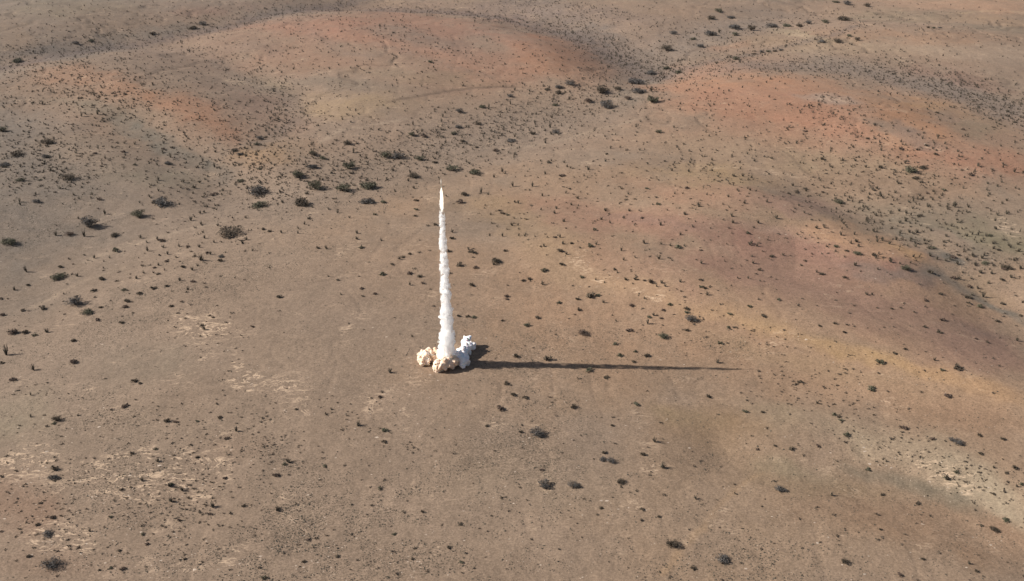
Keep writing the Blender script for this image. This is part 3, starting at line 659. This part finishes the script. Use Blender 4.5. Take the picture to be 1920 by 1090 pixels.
def inside(u, v): return 4 < u < 1916 and 4 < v < 1086
def put_mounds(lst):
    lst.sort(key=lambda t: -t[3] * F / (t[1] * CP - (t[2] - CAM_H) * SP) * (1 if inside(t[4], t[5]) else .01))
    ms = [mesh_from('mound_shrub', *MOUND[i], (M_SCRUB, M_GREEN, M_SCRUB, M_RED)[i % 4]) for i in range(8)]
    for i, (x, y, z, r, u, v) in enumerate(lst[:300]):
        k = int(rng.integers(0, 8)); o = link(bpy.data.objects.new('mound_shrub', ms[k]))
        o.location = (x, y, z - .03); o.rotation_euler = (0, 0, rng.uniform(0, 6.28)); o.scale = (r * rng.uniform(.9, 1.2), r, r * rng.uniform(.75, 1.05))
        look = ('brown', 'dark green', 'brown', 'reddish')[k % 4]; size = 'tiny' if r < .35 else 'small' if r < .7 else 'broad'
        o['label'] = say(f'{size} {look} shrub {area(u, v, soil_word(u, v))}', u, v); o['category'] = 'shrub'; o['group'] = 'low mound shrubs dotted over the desert'
    rest = lst[300:]
    # smaller ones: one mass of the same shape, thinned
    V = []; T = []; k = 0
    lite = []
    for i in range(6):
        rg = np.random.default_rng(500 + i); lite.append(join(leaf_cloud(rg, 34, .9, .85, .42, 5), twigs(rg, 5, 1.0, .9, .04, seg=1)))
    for (x, y, z, r, u, v) in rest:
        v0, t0 = lite[int(rng.integers(0, 6))]; a = rng.uniform(0, 6.28); c, s = math.cos(a), math.sin(a)
        p = v0 @ (np.array([[c, s, 0], [-s, c, 0], [0, 0, rng.uniform(.7, 1.0)]]) * r) + (x, y, z - .02)
        V.append(p); T.append(t0 + k); k += len(p)
    o = link(bpy.data.objects.new('scattered_scrub', mesh_from('scattered_scrub', np.concatenate(V), np.concatenate(T), M_FAR)))
    o['kind'] = 'stuff'; o['label'] = 'countless tiny dark scrub mounds dotted over hills and flats'; o['category'] = 'scrub'
    return len(rest)
def put_stalks(lst):
    lst.sort(key=lambda t: -t[3] * F / (t[1] * CP - (t[2] - CAM_H) * SP) * (1 if inside(t[4], t[5]) else .01))
    ms = [mesh_from('ocotillo', *STALK[i], M_STALK) for i in range(10)]
    for (x, y, z, h, u, v) in lst[:300]:
        o = link(bpy.data.objects.new('ocotillo', ms[int(rng.integers(0, 10))])); o.location = (x, y, z - .03)
        o.rotation_euler = (0, 0, rng.uniform(0, 6.28)); wd = max(.75, min(1.3, 1.6 / h)); o.scale = (h * wd, h * wd, h)
        size = 'knee-high' if h < 1.1 else 'slim' if h < 1.8 else 'tall'
        o['label'] = say(f'{size} wand-stemmed plant {area(u, v, soil_word(u, v))}', u, v); o['category'] = 'ocotillo'; o['group'] = 'wand-stemmed plants casting long thin shadows'
    V = []; T = []; k = 0
    lite = [v_stalk(50 + i, 6) for i in range(6)]
    for (x, y, z, h, u, v) in lst[300:]:
        v0, t0 = lite[int(rng.integers(0, 6))]; a = rng.uniform(0, 6.28); c, s = math.cos(a), math.sin(a)
        p = (v0 * (1.5, 1.5, 1)) @ (np.array([[c, s, 0], [-s, c, 0], [0, 0, 1]]) * h) + (x, y, z - .02)
        V.append(p); T.append(t0 + k); k += len(p)
    if V:
        o = link(bpy.data.objects.new('distant_ocotillos', mesh_from('distant_ocotillos', np.concatenate(V), np.concatenate(T), M_STALK)))
        o['kind'] = 'stuff'; o['label'] = 'countless thin upright stalks on the far hills'; o['category'] = 'ocotillos'
    return len(lst) - 300

def put_tufts():
    n = 480000
    u = rng.uniform(-40, 1960, n); v = rng.uniform(120, 1120, n)
    D = [(*b[:5], b[5]) for b in STIP]
    keep = rng.uniform(0, 1.0, n) < (.075 + .42 * np.minimum(dens(u, v, D), 1.3)) * np.clip((v + 250) / 800, .2, 1)
    u, v = u[keep], v[keep]; x, y, z = on_ground(u, v)
    cl = fbm(x / 3, y / 3, 2, 301); k = cl > -.12; x, y, z = x[k], y[k], z[k]; m = len(x)
    r = rng.uniform(.05, .13, m) * np.clip(np.hypot(x, y) / 170, 1, 1.8) * np.where(rng.uniform(0, 1, m) < .08, 1.5, 1)
    a = rng.uniform(0, 6.28, m)
    # each tuft: a low four-sided clump
    V = np.zeros((m, 5, 3))
    for t in range(4):
        an = a + t * 1.571; q = r * rng.uniform(.6, 1.2, m)
        V[:, t] = np.stack([x + np.cos(an) * q, y + np.sin(an) * q, z - .03], -1)
    V[:, 4] = np.stack([x, y, z + r * rng.uniform(.6, 1.1, m)], -1)
    T = (np.arange(m)[:, None, None] * 5 + np.array([(0, 1, 4), (1, 2, 4), (2, 3, 4), (3, 0, 4)])[None]).reshape(-1, 3)
    o = link(bpy.data.objects.new('dry_tufts', mesh_from('dry_tufts', V.reshape(-1, 3), T, M_TUFT)))
    o['kind'] = 'stuff'; o['label'] = 'fine speckle of tiny dry grass tufts over the bare soil'; o['category'] = 'dry grass'
    return m

def put_pebbles():
    n = 120000
    u = rng.uniform(-40, 1960, n); v = rng.uniform(160, 1120, n)
    keep = rng.uniform(0, 1, n) < (.05 + .22 * np.minimum(dens(u, v, PALE), 1.4) + .08 * np.minimum(dens(u, v, STIP), 1)) * np.clip((v + 100) / 900, .2, 1)
    u, v = u[keep], v[keep]; x, y, z = on_ground(u, v); k = fbm(x / 5, y / 3, 3, 411) > -.05; x, y, z = x[k], y[k], z[k]; m = len(x)
    r = .05 + rng.gamma(1.6, .03, m); r = np.minimum(r, .32); a = rng.uniform(0, 6.28, m)
    V = np.zeros((m, 5, 3))
    for t in range(4):
        q = r * rng.uniform(.6, 1.3, m); V[:, t] = np.stack([x + 1.5 * np.cos(a + t * 1.571) * q, y + np.sin(a + t * 1.571) * q, z - .03], -1)
    V[:, 4] = np.stack([x, y, z + r * rng.uniform(.1, .35, m)], -1)
    T = (np.arange(m)[:, None, None] * 5 + np.array([(0, 1, 4), (1, 2, 4), (2, 3, 4), (3, 0, 4)])[None]).reshape(-1, 3)
    o = link(bpy.data.objects.new('pale_pebbles', mesh_from('pale_pebbles', V.reshape(-1, 3), T, plant_mat('caliche_stone', (.30, .24, .19), (.55, .44, .35)))))
    o['kind'] = 'stuff'; o['label'] = 'pale flat caliche stones strewn over the bare soil'; o['category'] = 'stones'

# ------------------------------------------------------------------ smoke
def ico(sub):
    import bmesh
    bm = bmesh.new(); bmesh.ops.create_icosphere(bm, subdivisions=sub, radius=1)
    V = np.array([v.co[:] for v in bm.verts]); T = np.array([[v.index for v in f.verts] for f in bm.faces]); bm.free(); return V, T
ICO = ico(2)
def hull(name, balls, voxel, mat):
    V = []; T = []; k = 0
    for (x, y, z, r) in balls:
        V.append(ICO[0] * r + (x, y, z)); T.append(ICO[1] + k); k += len(ICO[0])
    me = mesh_from(name + '_raw', np.concatenate(V), np.concatenate(T), mat)
    o = bpy.data.objects.new(name, me); COL.objects.link(o)
    md = o.modifiers.new('r', 'REMESH'); md.mode = 'VOXEL'; md.voxel_size = voxel; md.use_smooth_shade = True
    dg = bpy.context.evaluated_depsgraph_get(); ev = o.evaluated_get(dg)
    nm = bpy.data.meshes.new_from_object(ev); nm.name = name
    o.modifiers.clear(); o.data = nm; bpy.data.meshes.remove(me)
    if not nm.materials: nm.materials.append(mat)
    return o
def billow(balls, rg, n1=14, n2=7, f1=.48, f2=.5, up=.0):     # cauliflower: smaller balls budding off larger ones
    outb = list(balls)
    for (x, y, z, r) in balls:
        for _ in range(n1):
            p = rg.normal(size=3); p /= np.linalg.norm(p); p[2] = abs(p[2]) if rg.uniform() < up else p[2]
            r1 = r * f1 * rg.uniform(.6, 1.15); c = np.array([x, y, z]) + p * r * .86
            outb.append((*c, r1))
            for _ in range(n2):
                q = rg.normal(size=3); q /= np.linalg.norm(q); q = q + p * .7; q /= np.linalg.norm(q)
                outb.append((*(c + q * r1 * .85), r1 * f2 * rg.uniform(.6, 1.2)))
    return outb

def smoke_mat(name, col, dens_, wispy=False):
    m, n = nodes(name); b = NB(n)
    vs = b.new('ShaderNodeVolumeScatter'); vs.inputs['Color'].default_value = (*col, 1)
    vs.inputs['Anisotropy'].default_value = 0.0
    if wispy:
        geo = b.new('ShaderNodeNewGeometry').outputs['Position']
        nn = b.noise(geo, 1.5, 5, .65, .5)
        b.link(b.mapr(nn, .42, .60, 0, dens_), vs.inputs['Density']); m.cycles.volume_step_rate = .12
    else: vs.inputs['Density'].default_value = dens_
    o = b.new('ShaderNodeOutputMaterial'); b.link(vs.outputs[0], o.inputs['Volume'])
    return m

def billow_mat(name, col, col2):            # thick billows: light enters and leaves again a hand's breadth away
    m, n = nodes(name); b = NB(n)
    geo = b.new('ShaderNodeNewGeometry').outputs['Position']
    f = b.mapr(b.noise(geo, .8, 4, .6), .35, .65, 0, 1)
    c = b.mix(f, tuple(col), tuple(col2))
    bs = b.new('ShaderNodeBsdfPrincipled'); b.link(c, bs.inputs['Base Color'])
    bs.inputs['Roughness'].default_value = 1; bs.inputs['Specular IOR Level'].default_value = 0
    bs.inputs['Subsurface Weight'].default_value = .5; bs.inputs['Subsurface Scale'].default_value = .25
    bs.inputs['Subsurface Radius'].default_value = (1, .8, .6)
    o = b.new('ShaderNodeOutputMaterial'); b.link(bs.outputs[0], o.inputs[0])
    return m

def build_smoke():
    bx, by, bz = [float(t) for t in on_ground(*LAUNCH_UV)]
    # height of the plume's tip: where the photograph shows it
    zt = bz + 5
    while proj(np.array(bx), np.array(by), np.array(zt))[1] > 351: zt += .05
    H = zt - bz
    M_W = smoke_mat('white_smoke', (.991, .998, 1.0), 5.5, True)
    M_C = billow_mat('dusty_smoke', (.80, .58, .42), (.84, .70, .57)); M_P = billow_mat('pale_smoke', (.88, .80, .78), (.88, .87, .88))
    rg = np.random.default_rng(5)
    # column: half-width in metres against height fraction
    hs = [0, .04, .08, .13, .2, .35, .5, .65, .8, .9, .96, 1.0]
    ws = [.85, 1.3, 1.5, 1.2, 1.05, .88, .74, .60, .45, .36, .28, .05]
    cen = [.4, .1, -.1, .15, .2, .22, .12, .02, -.02, 0, 0, 0]
    B = []; f = 0.0
    while f < .985:
        r = np.interp(f, hs, ws) * (1 + .12 * math.sin(f * 47) * (f < .9)); c = np.interp(f, hs, cen); j = .2 * r if f < .9 else .03 * r
        B.append((bx + c + rg.normal() * j, by + rg.normal() * j, bz + f * H, r * rg.uniform(.72, .84)))
        nb = 8 if f < .93 else 0
        for _ in range(nb):
            a = rg.uniform(0, 6.28); rr = r * rg.uniform(.16, .42); q = r * rg.uniform(.6, 1.0)
            B.append((bx + c + np.cos(a) * q, by + np.sin(a) * q, bz + f * H + rg.uniform(-.3, .3), rr))
            for _ in range(3):
                a2 = a + rg.normal() * .5; B.append((bx + c + np.cos(a2) * (q + rr * .6), by + np.sin(a2) * (q + rr * .6), bz + f * H + rg.uniform(-.4, .4), rr * rg.uniform(.3, .6)))
        f += max(.35 * r, .12) / H
    B = [b for b in B if b[2] + b[3] < zt]
    # tapering point
    for t in np.linspace(0, 1, 14):
        B.append((bx, by, bz + H * (.975 + .022 * t), .24 * (1 - t) + .07))
    c = hull('smoke_column', B, .09, M_W)
    c['label'] = 'tall straight white smoke column rising from the launch point'; c['category'] = 'smoke'; c['kind'] = 'thing'
    def cloud(name, seeds, mat, label, n1=11, n2=7):
        S = [(bx + x, by + y, bz + z, r) for x, y, z, r in seeds]
        o = hull(name, billow(S, rg, n1, n2, .5, .52), .07, mat)
        o['label'] = label; o['category'] = 'smoke'; o['kind'] = 'thing'; return o
    cloud('dust_cloud', [(-4.1, .9, 1.0, .95), (-3.9, .2, .65, .8), (-3.2, 1.9, 1.1, .8), (-2.6, 1.2, .7, .7), (-2.0, 2.4, 1.1, .75), (-1.3, 1.6, .9, .7), (-1.9, .6, .5, .55), (-4.4, 1.5, .8, .7)], M_C,
          'low cream dust cloud spreading left of the white smoke column')
    cloud('dust_cloud', [(-1.2, -2.0, .95, .85), (-.3, -1.9, 1.2, .95), (.5, -1.3, 1.2, .95), (-.6, -1.0, .9, .9), (1.1, -1.0, 1.1, .9), (-1.4, -2.4, .5, .6)], M_C,
          'cream dust cloud bulging forward at the very foot of the smoke column')
    cloud('smoke_cloud', [(2.3, .0, 1.1, .9), (3.0, -.4, .9, .8), (3.2, .5, 1.1, .75), (2.7, -1.0, .6, .55), (1.7, .6, 1.1, .8)], M_P,
          'pale lumpy smoke cloud at the lower right of the column foot')
    cloud('smoke_cloud', [(1.9, 1.6, 1.0, .8), (2.6, 2.6, 1.2, .85), (3.2, 3.5, 1.1, .85), (3.6, 4.5, 1.2, .85), (4.1, 4.8, 1.2, .6), (2.8, 4.3, .9, .65), (3.1, 5.6, 1.4, .6), (3.5, 6.6, 1.6, .55), (3.0, 6.7, 1.6, .4)], M_P,
          'white smoke plume curling up and away behind right of the column foot')
    # ------------------------------------------------ rocket at the tip
    Mr, n = nodes('rocket_paint'); b = NB(n); bs = b.new('ShaderNodeBsdfPrincipled'); bs.inputs['Base Color'].default_value = (.75, .7, .62, 1); bs.inputs['Roughness'].default_value = .35
    o_ = b.new('ShaderNodeOutputMaterial'); b.link(bs.outputs[0], o_.inputs[0])
    Mf, n = nodes('flame'); b = NB(n); em = b.new('ShaderNodeEmission'); em.inputs[0].default_value = (1, .88, .70, 1); em.inputs[1].default_value = 1.5
    o_ = b.new('ShaderNodeOutputMaterial'); b.link(em.outputs[0], o_.inputs[0])
    def lathe(prof, seg=16):
        V = []; T = []
        for r, z in prof:
            for s in range(seg): V.append((math.cos(s * 6.2832 / seg) * r, math.sin(s * 6.2832 / seg) * r, z))
        for i in range(len(prof) - 1):
            for s in range(seg):
                a, c_ = i * seg + s, i * seg + (s + 1) % seg; T += [(a, c_, c_ + seg), (a, c_ + seg, a + seg)]
        return V, T
    root = link(bpy.data.objects.new('model_rocket', None)); root.location = (bx, by, zt - .05)
    root['label'] = 'thin pale rocket climbing at the very top of the smoke column'; root['category'] = 'rocket'
    for nm, prof in (('body_tube', [(0, 0), (.05, 0), (.05, 1.15), (0, 1.15)]), ('nose_cone', [(.05, 1.152), (.045, 1.27), (.03, 1.4), (.012, 1.48), (0, 1.5)]), ('nozzle', [(0, -.002), (.022, -.002), (.032, -.06), (0, -.06)])):
        o = link(bpy.data.objects.new(nm, mesh_from(nm, *lathe(prof), Mr))); o.parent = root
    for k in range(4):
        a = R(45 + 90 * k); c_, s_ = math.cos(a), math.sin(a); t = .005
        P = [(.051, .02), (.14, -.05), (.14, .08), (.051, .26)]
        V = [(r * c_ - sg * t * s_, r * s_ + sg * t * c_, z) for sg in (-1, 1) for r, z in P]
        T = [(0, 1, 2), (0, 2, 3), (4, 6, 5), (4, 7, 6)] + [f for i in range(4) for f in ((i, (i + 1) % 4 + 4, (i + 1) % 4), (i, i + 4, (i + 1) % 4 + 4))]
        o = link(bpy.data.objects.new('fin', mesh_from('fin', V, T, Mr))); o.parent = root
    fl = link(bpy.data.objects.new('exhaust_flame', mesh_from('exhaust_flame', *lathe([(0, -.04), (.04, -.07), (.13, -.5), (.21, -1.1), (.25, -1.9), (.24, -2.8), (.15, -3.6), (0, -4.2)]), Mf)))
    fl.parent = root
    # launch rod lying out to the left of the cloud
    x0, y0, z0 = [float(t) for t in on_ground(762, 666)]
    V, T = [], []
    root = link(bpy.data.objects.new('launch_rail', None)); root.location = (x0, y0, z0)
    root['label'] = 'thin dark leaning rod standing left of the cream dust cloud'; root['category'] = 'rail'
    Ms = plant_mat('dark_steel', (.03, .028, .025), (.05, .045, .04), .5)
    v, t = lathe([(0, 0), (.035, 0), (.035, 1.35), (0, 1.35)], 8)
    o = link(bpy.data.objects.new('rod', mesh_from('rod', v, t, Ms))); o.parent = root; o.rotation_euler = (R(-20), R(32), 0); o.location = (0, 0, .04)
    v, t = lathe([(0, 0), (.16, 0), (.14, .05), (0, .05)], 10)
    o = link(bpy.data.objects.new('base_plate', mesh_from('base_plate', v, t, Ms))); o.parent = root
    return H

def build_haze():
    import bmesh
    bm = bmesh.new(); bmesh.ops.create_cube(bm, size=1)
    me = bpy.data.meshes.new('haze'); bm.to_mesh(me); bm.free()
    o = link(bpy.data.objects.new('haze', me)); o.scale = (19000, 19000, 125); o.location = (0, 0, 125 / 2 - 30)
    m, n = nodes('thin_air'); b = NB(n)
    pv = b.new('ShaderNodeVolumePrincipled'); pv.inputs['Color'].default_value = (.96, .93, .93, 1); pv.inputs['Density'].default_value = .00004; pv.inputs['Anisotropy'].default_value = .2
    q = b.new('ShaderNodeOutputMaterial'); b.link(pv.outputs[0], q.inputs['Volume']); me.materials.append(m)
    o['kind'] = 'stuff'; o['label'] = 'thin dusty haze paling the far hills'; o['category'] = 'haze'
build_haze()
g = build_ground(); g.data.materials.append(ground_mat())
H = build_smoke()
stalk, mound = place_all()
a = put_mounds(mound); b_ = put_stalks(stalk); c_ = put_tufts(); put_pebbles()
